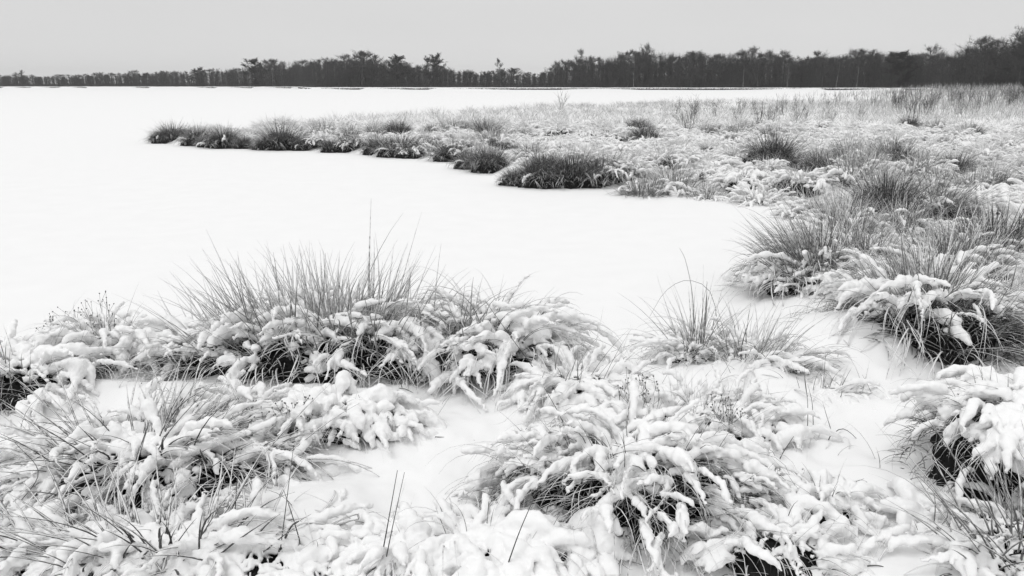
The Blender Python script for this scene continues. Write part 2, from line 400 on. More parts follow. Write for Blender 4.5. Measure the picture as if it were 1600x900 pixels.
    # the top of the foot catches snow too
    nc = int(core_snow * 3.2 * rx * ry / (snow_r * .9) ** 2)
    if nc:
        x, y, q = ell(nc, 0, .95); z = core_z(x, y)
        catch.append((np.stack([x, y, z], 1), np.clip(1.15 - q ** 3, .3, 1), g.uniform(.5, 1.1, nc), None))
    # small drifts against the foot
    if drift:
        a = g.uniform(0, 2 * math.pi, drift); q = g.uniform(.75, 1.3, drift); rd_ = snow_r * g.uniform(.9, 2.0, drift)
        catch.append((np.stack([q * rx * np.cos(a), q * ry * np.sin(a), .03 - rd_ * .9], 1), np.ones(drift), rd_ / snow_r, None))
    V, F = join(blades); parts['blades'] = (V, F, DARKBLADE if dark else (FROST if frost else COARSE if coarse else BLADE), np.concatenate(tones))
    # snow settles on whatever the sky sees first
    if catch and cover > 0:
        P = np.concatenate([c[0] for c in catch]); Hh = np.concatenate([c[1] for c in catch]); K = np.concatenate([c[2] for c in catch])
        cell = snow_r * 1.6
        ci = np.floor((P[:, :2] - P[:, :2].min(0)) / cell).astype(int); w_ = ci[:, 0].max() + 1; key = ci[:, 0] + w_ * ci[:, 1]
        SKYS = np.concatenate([np.full(len(c[0]), c[3] is None) for c in catch]); top = np.full(key.max() + 1, -9.0); np.maximum.at(top, key[SKYS], P[SKYS, 2])
        exposed = P[:, 2] > top[key] - .08
        nz = .5 + .5 * vnoise(P, 7, seed + 9)
        keep = (exposed | (g.random(len(P)) < .30)) & (Hh > .30) & (nz > .42 - cover * .45) & (K > .08)
        r = snow_r * K * (.62 + .42 * nz) * np.clip(Hh, .3, 1) ** .7 * np.where(exposed, 1, .6)
        r *= (.92 + .40 * vnoise(P, 22, seed + 3)) * (1.0 + .5 * vnoise(P, 3.6, seed + 17))
        keep &= r > vox * .55
        for hx_, hy_, hr_, hzm in hollows: keep &= ~((np.hypot(P[:, 0] - hx_, P[:, 1] - hy_) < hr_ * (.85 + .4 * vnoise(P, 12, seed + 23))) & (P[:, 2] < hzm) & (P[:, 2] > .03))
        if keep.sum() > 22000: keep &= g.random(len(P)) < 22000 / keep.sum()
        P, r = P[keep], r[keep]
        P = P + np.array([0, 0, 1.0]) * (r * .75)[:, None] + g.normal(0, .003, P.shape)
        V, Q = snow_body(P, r, vox, seed)
        parts['snow'] = (V, Q, SNOW, None)
    return parts
PART = {'base': 'peat_base', 'thatch': 'dead_thatch', 'blades': 'grass_blades', 'snow': 'snow_cover'}
def tussock_meshes(seed, **k):
    return [(PART[n], mesh(PART[n], V, F, m, True, t)) for n, (V, F, m, t) in tussock_parts(seed, **k).items()]
def place(ms, label, loc, rz=0.0, scale=1.0, group=None, name='grass_tussock', cat='tussock'):
    t = thing(name, label, cat, loc, rz, group, scale)
    for n, me in ms: obj(n, me, t)
    return t
def near(px, py, label, seed, z=.1, rz=0.0, name='grass_tussock', cat='tussock', dz=-.05, group=None, **k):
    p = gp(px, py, z); zz = hz(p[0], p[1])
    p = gp(px, py, zz)
    return place(tussock_meshes(seed, **k), label, (p[0], p[1], hz(p[0], p[1]) + dz), rz, 1.0, group, name, cat)

near(520, 574, 'long spiky tussock in the middle of the near bank, snow arches over black hollows', 11, rx=1.08, ry=.36, H=.31, spikes=520, spikeL=.52, spike_zone=.94, spike_w=0.005, bundles=640, bunL=.42, snow_r=0.0225, thatch=500, cover=0.92, spread=44, vox=0.0081, nb=2, drift=60, core_snow=0.3, tone=(.15, .40), hollows=[(-.78, -.30, .10, .17), (-.50, -.38, .08, .16)])
near(775, 572, 'snow laden tussock fanning right over the ice at the end of the long spiky one', 12, rx=.40, ry=.34, H=.28, spikes=90, spikeL=0.34, spike_w=0.0048, bundles=230, bunL=.54, snow_r=0.0195, thatch=200, cover=0.92, lean=.35, lean_az=0, spread=48, vox=0.0081, nb=2, drift=40, tone=(.15, .4), core_snow=0.3, hollows=[(.08, -.33, .10, .2)])
near(1262, 440, 'dense spiky tussock at the bay edge fanning left over the ice', 13, rx=0.4, ry=.4, H=.24, spikes=330, spikeL=0.5, spike_w=0.0052, bundles=170, bunL=.55, snow_r=0.0234, thatch=160, cover=0.88, spread=52, vox=0.0102, drift=40, nb=2, frost=False, tone=(.07, .2), lean=0.25, lean_az=R(165), coarse=False, core_snow=0.6)
near(1440, 535, 'tall spiky tussock with long snow drapes hanging over a big black hollow', 14, rx=0.5, ry=.42, H=0.36, spikes=360, spikeL=.48, spike_w=0.0048, bundles=290, bunL=.62, snow_r=0.024, thatch=700, cover=0.92, spread=45, bun_droop=140, vox=0.0081, drift=50, nb=2, frost=False, tone=(.09, .24), core_snow=0.25, coarse=False, hollows=[(.20, -.42, .18, .3), (-.18, -.42, .12, .2)])
near(1585, 705, 'thickly snow capped mound with drooping snow fingers and a black cave, right edge', 15, rx=0.4, ry=.36, H=0.42, spikes=20, spikeL=.22, bundles=200, bunL=0.27, snow_r=0.0250, thatch=900, cover=.94, bun_el=45, bun_droop=130, vox=0.0076, core_snow=0.35, nb=2, drift=50, bun_zone=0.72)
near(1570, 840, 'tall pale blades in a snowy clump in the bottom right corner', 16, rx=.36, ry=.28, H=0.08, spikes=75, spikeL=0.42, spike_w=0.0046, bundles=80, bunL=0.3, snow_r=0.0179, thatch=30, cover=.85, lean=.35, lean_az=R(150), vox=0.0072, nb=1, tone=(.1, .28), coarse=False, core_snow=1.3)
near(985, 800, 'wide snow smothered tussock with black gaps in the centre foreground', 17, rx=0.52, ry=0.36, H=0.31, spikes=50, spikeL=.28, spike_w=.0028, bundles=560, bunL=0.36, snow_r=0.0211, thatch=800, cover=0.86, bun_droop=140, vox=0.0072, core_snow=0.55, nb=2, drift=50, tone=(.045, .15), coarse=True, hollows=[(-.12, -.36, .07, .22), (.05, -.37, .06, .24), (-.29, -.30, .06, .2), (.26, -.33, .06, .2), (.15, -.3, .05, .3)])
near(230, 720, 'sprawling low tussock of crossed dark blades in the left foreground', 18, rx=.66, ry=.38, H=0.16, spikes=130, spikeL=.42, spike_w=0.0052, bundles=348, bunL=.44, snow_r=0.0195, thatch=90, cover=.88, spike_el=58, spread=30, bun_el=40, bun_droop=95, vox=0.0072, nb=2, drift=50, tone=(.045, .15), core_snow=1.1, coarse=True, hollows=[(.1, -.3, .06, .14), (.35, -.22, .07, .14)])
near(40, 615, 'snow arch over a black cave at the left edge of the near bank', 19, rx=.36, ry=.3, H=.22, spikes=20, spikeL=.35, bundles=188, bunL=.5, snow_r=0.0218, thatch=250, cover=.92, bun_el=50, vox=0.0076, nb=2, core_snow=0.3, hollows=[(.13, -.27, .10, .16)])
near(170, 565, 'low snowy tussock with seed heads left of the long spiky tussock', 20, rx=.45, ry=.28, H=.2, spikes=50, spikeL=.25, bundles=217, bunL=.38, snow_r=0.0203, thatch=220, cover=.88, vox=0.0076, nb=2, core_snow=0.7)
near(250, 855, 'scattered blades poking through snow along the bottom left', 21, rx=.78, ry=.22, H=.08, spikes=130, spikeL=0.32, spike_w=0.0052, bundles=275, bunL=.30, snow_r=0.0172, thatch=20, cover=.94, spike_el=60, spread=35, bun_el=35, bun_droop=85, vox=0.0072, core_snow=1.2, nb=2, tone=(.045, .15), coarse=True)
near(1090, 560, 'small sedge clump with arching wiry blades at the head of the bay', 22, rx=0.22, ry=.14, H=.12, spikes=60, spikeL=0.46, bundles=87, bunL=.34, snow_r=0.0140, thatch=20, cover=.85, spread=50, vox=0.0076, core_snow=1.0, nb=2, spike_w=0.0034)
near(1190, 575, 'small upright grass clump between the sedge and the tall spiky tussock', 23, rx=0.27, ry=.18, H=.1, spikes=85, spikeL=0.38, bundles=116, bunL=.34, snow_r=0.0148, thatch=25, cover=.86, lean=.3, lean_az=0, vox=0.0076, core_snow=1.0, nb=2, spike_w=0.0036)
near(1090, 660, 'twiggy snow covered heather patch behind the centre tussock', 24, rx=0.5, ry=.28, H=.14, spikes=110, spikeL=.20, bundles=220, bunL=.26, snow_r=0.0164, thatch=50, cover=.9, spread=60, spike_w=.0018, vox=0.0072, core_snow=1.1, nb=1)
near(1200, 855, 'rounded snow lumps over a dark gap right of the centre tussock', 25, rx=.22, ry=.14, H=.13, spikes=6, spikeL=.12, bundles=116, bunL=0.2, snow_r=0.0187, thatch=33, cover=.96, vox=0.0072, core_snow=0.8, nb=2, hollows=[(-.06, -.13, .07, .1)])
near(1290, 790, 'low snow lumps with a few short stems at the bottom right', 26, rx=0.2, ry=.13, H=.08, spikes=14, spikeL=.14, bundles=60, bunL=0.18, snow_r=0.0156, thatch=16, cover=.95, vox=0.0072, core_snow=1.3, tone=(.045, .15), nb=1)
near(740, 855, 'flattened grass under thick snow left of the centre tussock, bottom edge', 27, rx=.42, ry=.16, H=.07, spikes=14, spikeL=.2, bundles=159, bunL=.26, snow_r=0.0187, thatch=11, cover=.96, bun_el=40, vox=0.0072, core_snow=1.4, nb=2, tone=(.045, .15), coarse=True)
near(530, 655, 'bulging snow lumps with little twigs in front of the long spiky tussock', 28, rx=.38, ry=.2, H=.15, spikes=30, spikeL=.16, spike_w=.0014, bundles=174, bunL=.22, snow_r=0.0203, thatch=44, cover=.97, vox=0.0072, core_snow=0.8, nb=3)
near(385, 655, 'snow smothered low grass between the long spiky tussock and the left foreground', 32, rx=.34, ry=.2, H=.12, spikes=40, spikeL=.2, spike_w=.0018, bundles=150, bunL=.28, snow_r=.0195, thatch=40, cover=.93, vox=.0078, core_snow=1.2, nb=2)
near(1345, 425, 'grey spiky clump filling the bank between bay edge and tall draped tussock', 33, rx=.4, ry=.35, H=.2, spikes=210, spikeL=.42, spike_w=0.0048, bundles=150, bunL=.45, snow_r=.020, thatch=100, cover=.88, vox=.011, tone=(.09, .26), nb=2)
near(1480, 440, 'bushy frosted clump directly behind the tall draped tussock', 34, rx=.45, ry=.35, H=.2, spikes=240, spikeL=.45, spike_w=0.0048, bundles=150, bunL=.45, snow_r=.020, thatch=100, cover=.88, vox=.011, tone=(.09, .26), nb=2)
near(1590, 520, 'leaning frosted clump cut by the right edge beside the tall draped tussock', 35, rx=.4, ry=.35, H=.2, spikes=180, spikeL=.42, spike_w=0.0048, bundles=180, bunL=.45, snow_r=.021, thatch=100, cover=.9, vox=.010, tone=(.09, .26), lean=.3, lean_az=R(20), nb=2)
near(1285, 615, 'flattened snow drapes in the hollow below the tall spiky tussock', 29, rx=.32, ry=.16, H=.05, spikes=12, spikeL=.22, bundles=130, bunL=.28, snow_r=0.0140, thatch=0, cover=.9, bun_el=35, vox=0.0076, nb=2, core_snow=1.2)
near(1560, 410, 'dark spiky tussock at the right edge above the tall draped one', 30, rx=.45, ry=.4, H=.25, spikes=260, spikeL=.45, spike_w=0.005, bundles=130, bunL=.46, snow_r=0.0203, thatch=137, cover=.7, vox=0.0110, frost=False, tone=(.06, .18), coarse=True, nb=2)
near(910, 610, 'long snow laden blades sloping to the ice right of the near tussocks', 31, rx=.3, ry=.2, H=.09, spikes=25, spikeL=.34, bundles=159, bunL=.40, snow_r=0.0179, thatch=10, cover=.9, lean=.3, lean_az=R(-20), bun_el=40, vox=0.0076, nb=2, core_snow=1.1)

# ------------------------------------------------------------------ peninsula tussocks
VAR = []
for i in range(5): VAR.append(tussock_meshes(100 + i, rx=.46, ry=.42, H=.20, spikes=150, spikeL=.37, bundles=210, bunL=.40, snow_r=.019, thatch=40, cover=.95, vox=.0115, S=5, spike_w=.0034, spread=52, nb=2, frost=True, drift=14, core_snow=.9, tone=(.2, .5)))
NEARV = []
for i in range(3): NEARV.append(tussock_meshes(160 + i, rx=.46, ry=.42, H=.2, spikes=250, spikeL=.46, bundles=130, bunL=.42, snow_r=.020, thatch=220, cover=.85, vox=.0115, S=6, spike_w=.0042, spread=50, nb=2, drift=14, tone=(.08, .24), core_snow=.3))
DARK = []
for i in range(3): DARK.append(tussock_meshes(120 + i, rx=.50, ry=.42, H=.27, spikes=470, spikeL=.40, bundles=80, bunL=.40, snow_r=.015, thatch=420, cover=.62, vox=.0115, S=5, spike_w=.004, dark=True, spread=62, tone=(.06, .16), core_snow=.1, nb=3, drift=0))
LOWV = []
for i in range(5): LOWV.append(tussock_meshes(140 + i, rx=.48, ry=.44, H=.15, spikes=80, spikeL=.28, bundles=230, bunL=.34, snow_r=.020, thatch=20, cover=.95, vox=.0115, S=5, spike_w=.0032, spread=60, nb=2, frost=True, core_snow=.8, drift=14, tone=(.2, .5)))
g = np.random.default_rng(5)
shoreline = [(262, 222, 1.0, 'dark rush clump at the very tip of the peninsula'), (300, 226, 1.0, 'dark rush clump second from the peninsula tip'),
    (340, 230, 1.15, 'rounded near black rush clump third from the peninsula tip'), (378, 230, .6, 'small dark clump beside the rounded black one near the tip'),
    (432, 233, 1.1, 'isolated rounded dark clump between the tip clumps and the snowier shore'), (545, 236, .9, 'snow flecked dark clump where the peninsula shore starts to recede'),
    (585, 240, .8, 'smaller dark clump left of the two black shoreline clumps'), (622, 244, 1.05, 'very dark domed clump on the peninsula shore'),
    (662, 243, .8, 'dark ragged clump touching the right of the domed black one'), (705, 250, .9, 'grey clump with splayed blades right of the domed black clump'),
    (765, 268, .95, 'dark clump jutting onto the ice at the shore bend'), (850, 291, 1.05, 'black clump at the left end of the frontmost peninsula shore'),
    (900, 291, 1.1, 'black clump with white drooping blades on the frontmost peninsula shore'), (945, 290, .9, 'black clump at the right of the frontmost shore row'),
    (243, 222, .6, 'small dark tuft between the tip clump and the open ice'), (320, 228, .65, 'ragged tuft wedged against the left of the rounded near black clump'), (404, 232, .55, 'small tuft just left of the isolated rounded dark clump'),
    (468, 233, .6, 'small tuft trailing right of the isolated rounded dark clump'), (640, 245, .65, 'low dark tuft at the right foot of the domed black clump'), (738, 262, .75, 'dark tuft left of the clump at the shore bend'),
    (803, 287, .55, 'dark tuft between the shore bend and the frontmost black row'), (512, 236, .55, 'low tuft on the shore halfway between the isolated clump and the snow flecked one')]
for i, (px, py, s, lab) in enumerate(shoreline):
    p = gp(px, py, .05)
    place(DARK[i % 3], lab, (p[0], p[1] + .42 * s, .02), g.uniform(-.5, .5) + 3.14 * (i % 2), (s * g.uniform(.9, 1.2), s, s * g.uniform(.9, 1.15)), 'dark clumps along the peninsula shore')
shore2 = [(1010, 296, 1.0, 'snowy draped clump right of the black shoreline row'), (1060, 292, 1.15, 'big grey domed clump on the shore with snowy skirts'), (1110, 300, .8, 'low snowy clump between the big grey dome and the last bay clump'),
    (1200, 308, 1.05, 'snow skirted clump at the head of the bay'), (1150, 262, .9, 'dark topped clump behind the head of the bay'), (1215, 268, 1.2, 'broad dark grey clump above the head of the bay'),
    (770, 238, 1.2, 'broad grey clump behind the shore bend'), (830, 255, .9, 'grey clump behind the frontmost black row'), (1350, 300, 1.2, 'tall fanned grey clump right of the head of the bay'), (735, 232, .9, 'grey clump on the rise behind the splayed one'),
    (1290, 330, 1.0, 'fine grey clump just right of the bay head'), (1400, 350, 1.1, 'leaning grey clump between bay head and right edge'), (1480, 345, 1.1, 'bushy grey clump near the right edge above the tall tussock'), (1340, 385, 1.0, 'grey clump behind the tall draped tussock')]
for i, (px, py, s, lab) in enumerate(shore2):
    p = gp(px, py, .12)
    place((NEARV + VAR[:2] + DARK[:1])[i % 6], lab, (p[0], p[1] + .3 * s, hz(p[0], p[1] + .3) - .05), g.uniform(0, 6.28), s, 'grey clumps around the bay')
used = [tuple(gp(a[0], a[1], .1)[:2]) for a in shoreline + shore2]
cand = []
for k in range(60000):
    Y = math.sqrt(g.uniform(6.2 ** 2, 62 ** 2)); px = g.uniform(200, 1680); X = wx(px, Y)
    cand.append((X, Y))
cand = np.array(cand); sdv = land_sd(cand[:, 0], cand[:, 1]); cand = cand[sdv > .45]
cand = cand[np.argsort(cand[:, 1] + g.uniform(0, 1.5, len(cand)))]
acc = list(used); sel = []
A = np.array(acc)
for x, y in cand:
    if len(sel) >= 1500: break
    dmin = .62 + .012 * y
    if y < 6.6 and x < 2.2: continue
    if v2(np.array([x]), np.array([y]), .33, 41)[0] > .55 and y > 9: continue
    if ((A[:, 0] - x) ** 2 + (A[:, 1] - y) ** 2).min() < dmin ** 2: continue
    A = np.vstack([A, (x, y)]); sel.append((x, y))
zones = [('snow dusted clump in the marsh just beyond the right hand bank', lambda x, y: y < 14 and x > 0), ('pale snow laden clump in the middle of the peninsula marsh', lambda x, y: y < 24), ('small far clump towards the back of the peninsula', lambda x, y: True)]
sel_h = height(np.array([s[0] for s in sel]), np.array([s[1] for s in sel]))
rest = []
for i, (x, y) in enumerate(sel):
    if i < 262:
        kind = g.random(); ms = VAR[g.integers(5)] if kind < .42 else (LOWV[g.integers(5)] if kind < .97 else DARK[g.integers(3)])
        if y < 13 and g.random() < .62: ms = NEARV[g.integers(3)]
        if y >= 13 and v2(np.array([x]), np.array([y]), .3, 43)[0] < -.58: ms = NEARV[g.integers(3)] if g.random() < .7 else DARK[g.integers(3)]
        lab = next(l for l, f in zones if f(x, y))
        place(ms, lab, (x, y, sel_h[i] - .04), g.uniform(0, 6.28), g.uniform(.65, 1.1) * (1 if y > 9 else .85), lab.replace('clump', 'clumps'))
    else: rest.append((x, y, sel_h[i]))
print('tussocks', len(sel), 'rest', len(rest))
# farther hummocks: one mass
VV, FF, TT, SV, SF, o1, o2 = [], [], [], [], [], 0, 0
for x, y, z in rest:
    n = 34; a = g.uniform(0, 6.28, n); q = np.sqrt(g.random(n)); s = g.uniform(.6, 1.1)
    P = curves(np.stack([x + .42 * s * q * np.cos(a), y + .4 * s * q * np.sin(a), np.full(n, z + .02) + .16 * s * (1 - q ** 2)], 1), a + g.normal(0, .5, n), R(84) - R(50) * q, np.abs(g.normal(0, R(30), n)), .36 * s * g.uniform(.5, 1.2, n), 4)
    V, F = tubes(P, np.maximum(.0045, y * .00022) * np.ones(n)[:, None] * np.array([[1, .9, .7, .15]]), 3, .6)
    VV.append(V); FF.append(F + o1); o1 += len(V); TT.append(np.repeat(g.uniform(.1, .3, n), 12))
V, F = np.concatenate(VV), np.concatenate(FF)
# fine grass between the hummocks
m = 30000
Y = np.sqrt(g.uniform(6.5 ** 2, 75 ** 2, m)); px = g.uniform(200, 1700, m); X = (px - 800) / FPX * (Y * math.cos(PITCH) + 1.5 * math.sin(PITCH))
ok = (land_sd(X, Y) > .25) & ~((Y < 7.0) & (X < 2.4)); dens = v2(X, Y, .55, 77); ok &= dens > g.uniform(-.55, .45, m); X, Y = X[ok], Y[ok]; n = len(X)
P = curves(np.stack([X, Y, height(X, Y) - .01], 1), g.uniform(0, 6.28, n), R(78) - np.abs(g.normal(0, R(22), n)), np.abs(g.normal(0, R(35), n)), g.uniform(.12, .42, n), 4, wob=g.normal(0, .5, n))
V2, F2 = tubes(P, np.maximum(.0026, Y * .00015)[:, None] * np.array([[1, .9, .7, .15]]), 3, .6)
V, F = join([(V, F), (V2, F2)])
go = obj('marsh_grass', mesh('marsh_grass', V, F, FROST, True, np.concatenate(TT + [np.repeat(g.uniform(.1, .3, n), 12)]))); go['kind'] = 'stuff'; go['label'] = 'snow dusted marsh grass between the clumps'; go['category'] = 'grass'

n = 900; px = g.uniform(-60, 1660, n); py = g.uniform(500, 900, n); W = np.array([gp(a, b, .12) for a, b in zip(px, py)]); W = W[(land_sd(W[:, 0], W[:, 1]) > .3) & (v2(W[:, 0], W[:, 1], 1.7, 21) > -.15)]; n = len(W)
W[:, 2] = height(W[:, 0], W[:, 1]) - .01
P = curves(W, g.uniform(0, 6.28, n), R(70) - np.abs(g.normal(0, R(28), n)), np.abs(g.normal(0, R(45), n)), g.uniform(.05, .26, n), 6, wob=g.normal(0, .6, n), floor=.02)
V, F = tubes(P, .0021 * g.uniform(.6, 1.4, n)[:, None] * np.array([[1, .95, .9, .75, .5, .15]]), 3, .6)
lg = obj('loose_grass', mesh('loose_grass', V, F, BLADE, True, np.repeat(g.uniform(.05, .16, n), 18))); lg['kind'] = 'stuff'; lg['label'] = 'single grass blades poking through the snow of the near bank'; lg['category'] = 'grass'

# ------------------------------------------------------------------ bare shrubs and saplings on the marsh
def stems(seed, n=14, H=1.2, spread=.25, tw=5, thick=.006):
    g = np.random.default_rng(seed)
    b = np.stack([g.normal(0, spread * .4, n), g.normal(0, spread * .4, n), np.full(n, -.05)], 1)
    az = g.uniform(0, 6.28, n); P = curves(b, az, R(84) - np.abs(g.normal(0, R(14), n)), g.normal(0, R(14), n), H * g.uniform(.5, 1, n), 6, wob=g.normal(0, .6, n))
    parts = [tubes(P, thick * np.array([[1, .9, .8, .65, .5, .25]]) * np.ones((n, 1)), 3)]
    k = np.repeat(np.arange(n), tw); f = g.uniform(.35, .95, len(k)) * 5; i = f.astype(int); u = (f - i)[:, None]
    B = P[k, i] * (1 - u) + P[k, i + 1] * u
    Q = curves(B, az[k] + g.normal(0, 1.2, len(k)), R(55) + g.normal(0, R(20), len(k)), g.normal(0, R(20), len(k)), H * .32 * g.uniform(.4, 1, len(k)), 4)
    parts.append(tubes(Q, thick * .5 * np.array([[1, .8, .6, .3]]) * np.ones((len(k), 1)), 3))
    return join(parts)
SHR = [mesh('shrub_stems', *stems(300 + i, thick=.007), STEM) for i in range(6)]
g = np.random.default_rng(8)
sap = thing('bare_sapling', 'lone bare sapling forked against the white lake behind the peninsula', 'sapling', (wx(878, 50), 50, .2))
V, F = stems(333, n=5, H=1.5, spread=.1, tw=6, thick=.012); obj('stems', mesh('stems', V, F, STEM), sap)
for i in range(70):
    px = 1010 + 640 * g.random() ** .6; Y = g.uniform(22, 60) + max(0, px - 1200) * .05
    X = wx(px, Y); s = g.uniform(.6, 1.25) * (1.25 if px > 1400 else .75)
    if land_sd(np.array([X]), np.array([Y]))[0] < .3: continue
    lab = 'bare twiggy shrub rising from the marsh below the right hand wood' if px > 1330 else 'thin bare shrub along the back edge of the peninsula'
    o = obj('bare_shrub', SHR[i % 6], None, (X, Y, hz(X, Y))); o.rotation_euler = (0, 0, g.uniform(0, 6.28)); o.scale = (s,) * 3
    tag(o, lab, 'shrub', lab.replace('shrub', 'shrubs'))
# dense brush at the right, too many stems to count
n = 5200; px = 1180 + 480 * g.random(n) ** .55; Y = g.uniform(34, 178, n)
X = (px - 800) / FPX * (Y * math.cos(PITCH) + 1.4 * math.sin(PITCH)); ok = (land_sd(X, Y) > .5); X, Y, px = X[ok], Y[ok], px[ok]; n = len(X)
P = curves(np.stack([X, Y, height(X, Y) - .05], 1), g.uniform(0, 6.28, n), R(84) - np.abs(g.normal(0, R(14), n)), g.normal(0, R(16), n), g.uniform(.25, 1.0, n) ** 1.3 * 1.35 * np.clip((px - 1000) / 400, .4, 1.15) * (1 + .5 * np.clip((Y - 90) / 80, 0, 1) * np.clip((px - 1330) / 120, 0, 1) * g.random(n) ** 1.5), 5, wob=g.normal(0, .5, n))
V, F = tubes(P, np.maximum(.005, Y * .00022)[:, None] * np.array([[1, .9, .7, .5, .2]]), 3)
br = obj('brush', mesh('brush', V, F, BLADE, True, np.repeat(g.uniform(.06, .2, n), 15))); br['kind'] = 'stuff'; br['label'] = 'thin bare brush in front of the right hand wood'; br['category'] = 'brush'

# ------------------------------------------------------------------ far shore and woods
def tree_parts(seed, shape='round', twigs=1.0, pale=False, needles=False):
    """A bare winter tree of unit height 10 m."""
    g = np.random.default_rng(seed); H = 10.0
    T = curves(np.zeros((1, 3)), np.array([g.uniform(0, 6.28)]), np.array([R(88)]), np.array([g.normal(0, R(6))]), np.array([H * .93]), 12, wob=np.array([1.5]))
    tr = tubes(T, .13 * np.linspace(1, .12, 12)[None, :] ** .9 * (1 if not pale else .8), 6)
    n1 = 26; f = g.uniform(.14, .98, n1) if shape != 'bush' else g.uniform(.04, .95, n1)
    def along(P, k, f):
        S = P.shape[1]; x = f * (S - 1); i = np.minimum(x.astype(int), S - 2); u = (x - i)[:, None]
        return P[k, i] * (1 - u) + P[k, i + 1] * u
    B = along(T, np.zeros(n1, int), f); az = np.arange(n1) * 2.4 + g.normal(0, .4, n1)
    wid = {'round': 3.6, 'slim': 2.3, 'bush': 3.6}[shape]
    L1 = wid * np.clip(np.sin(np.pi * np.clip(.12 + .86 * f, 0, 1)) ** .6, .25, 1) * g.uniform(.6, 1.1, n1)
    P1 = curves(B, az, R(38) + g.normal(0, R(12), n1), -R(15) + g.normal(0, R(18), n1), L1, 7, wob=g.normal(0, .5, n1))
    parts = [tubes(P1, .045 * np.linspace(1, .3, 7)[None, :] * np.ones((n1, 1)), 3)]
    n2 = 7; k = np.repeat(np.arange(n1), n2); P2 = curves(along(P1, k, g.uniform(.2, 1, len(k))), az[k] + g.normal(0, .9, len(k)), R(42) + g.normal(0, R(25), len(k)), g.normal(0, R(20), len(k)), .45 * L1[k] * g.uniform(.5, 1.1, len(k)) + .2, 5, wob=g.normal(0, .5, len(k)))
    parts.append(tubes(P2, .022 * np.linspace(1, .4, 5)[None, :] * np.ones((len(k), 1)), 3))
    n3 = int(14 * twigs); k3 = np.repeat(np.arange(len(k)), n3); m = len(k3)
    P3 = curves(along(P2, k3, g.uniform(.1, 1, m)), g.uniform(0, 6.28, m), (R(45) if not needles else R(15)) + g.normal(0, R(28), m), g.normal(0, R(25), m), g.uniform(.25, .75, m) * (.9 if needles else 1), 3)
    parts.append(tubes(P3, (.0095 if not needles else .034) * np.array([[1, .8, .35]]) * np.ones((m, 1)), 3))
    return tr, join(parts)
def tree_meshes(seed, shape, twigs=1.0, pale=False, needles=False):
    tr, cr_ = tree_parts(seed, shape, twigs, pale, needles)
    return [('trunk', mesh('trunk', *tr, PALEBARK if pale else BARK)), ('crown', mesh('crown', *cr_, PINE if needles else TWIG))]
TR = [tree_meshes(400 + i, ('round', 'round', 'slim', 'bush', 'round', 'slim', 'bush', 'round')[i % 8], 1.0) for i in range(8)]
TP = [tree_meshes(420 + i, 'slim', .8, True) for i in range(3)]
TN = [tree_meshes(440 + i, ('bush', 'bush')[i % 2], 1.7, False, True) for i in range(2)]
SKX = [-200, 0, 35, 90, 150, 210, 240, 310, 330, 380, 410, 470, 520, 575, 600, 650, 700, 740, 790, 835, 850, 900, 950, 1005, 1060, 1130, 1200, 1235, 1300, 1380, 1430, 1480, 1530, 1560, 1600, 1700, 1900]
SKY = [117, 117, 116, 118, 114, 112, 110, 108, 108, 102, 97, 93, 88, 86, 92, 97, 104, 106, 105, 113, 106, 92, 84, 76, 78, 78, 80, 86, 84, 74, 80, 72, 66, 62, 55, 45, 45]
def front(px): return float(np.interp(px, [-500, 0, 470, 482, 1000, 1445, 1470, 1700], [345, 326, 308, 262, 236, 222, 190, 150]))
def tree_h(px, Y): return (130.5 - np.interp(px, SKX, SKY)) * Y / (FPX * 1.03) + 1.2
g = np.random.default_rng(9)
special = [(678, 12, 86, TN[0], 'tall domed dark tree standing clear of the low middle treeline'), (622, 8, 88, TN[1], 'dark rounded tree at the right shoulder of the middle wood'), (990, 2, 84, TP[0], 'pale slender birch trunk against the dark right hand wood'),
    (1405, 1, 82, TN[1], 'blackest bushy evergreen among the bare trees on the right'), (905, 4, 81, TR[0], 'round topped bare tree leading the rise of the right hand wood'), (1008, 6, 72, TR[1], 'tallest domed bare tree at the left hump of the right hand wood'),
    (312, 6, 106, TN[0], 'small dark conifer in the low left treeline'), (400, 6, 93, TN[1], 'dark pointed tree at the left end of the middle wood'), (782, 6, 92, TP[1], 'wispy pale tree above the low treeline right of the domed tree'),
    (37, 5, 109, TR[2], 'thin spindly tree poking above the far left treeline'), (1590, 2, 46, TR[4], 'tallest bare tree at the right edge of the photo'), (1230, 1, 96, TP[2], 'pale thin trunk in front of the right hand wood'), (1338, 1, 86, TP[1], 'pale forked birch right of the lake end')]
for px, off, ytop, ms, lab in special:
    Y = front(px) + off; s = ((130.5 - ytop) * Y / (FPX * 1.03) + 1.2) / 10
    place(ms, lab, (wx(px, Y), Y, .5), g.uniform(0, 6.28), (s * g.uniform(.9, 1.1) * (1.35 if ms in TN else 1.0),) * 2 + (s,), 'trees of the far woods', 'bare_tree' if ms not in TN else 'evergreen_tree', 'tree')
segs = [(-60, 320, 62, 'low bare tree in the thin treeline far left', (2, 3, 6)), (320, 700, 66, 'bare tree in the dense wood beyond the middle of the lake', (0, 1, 3, 4, 7)), (700, 850, 24, 'low open tree in the dip between the two woods', (2, 5, 3)), (850, 1660, 118, 'bare tree in the tall wood along the right far shore', (0, 1, 2, 4, 5, 6, 7))]
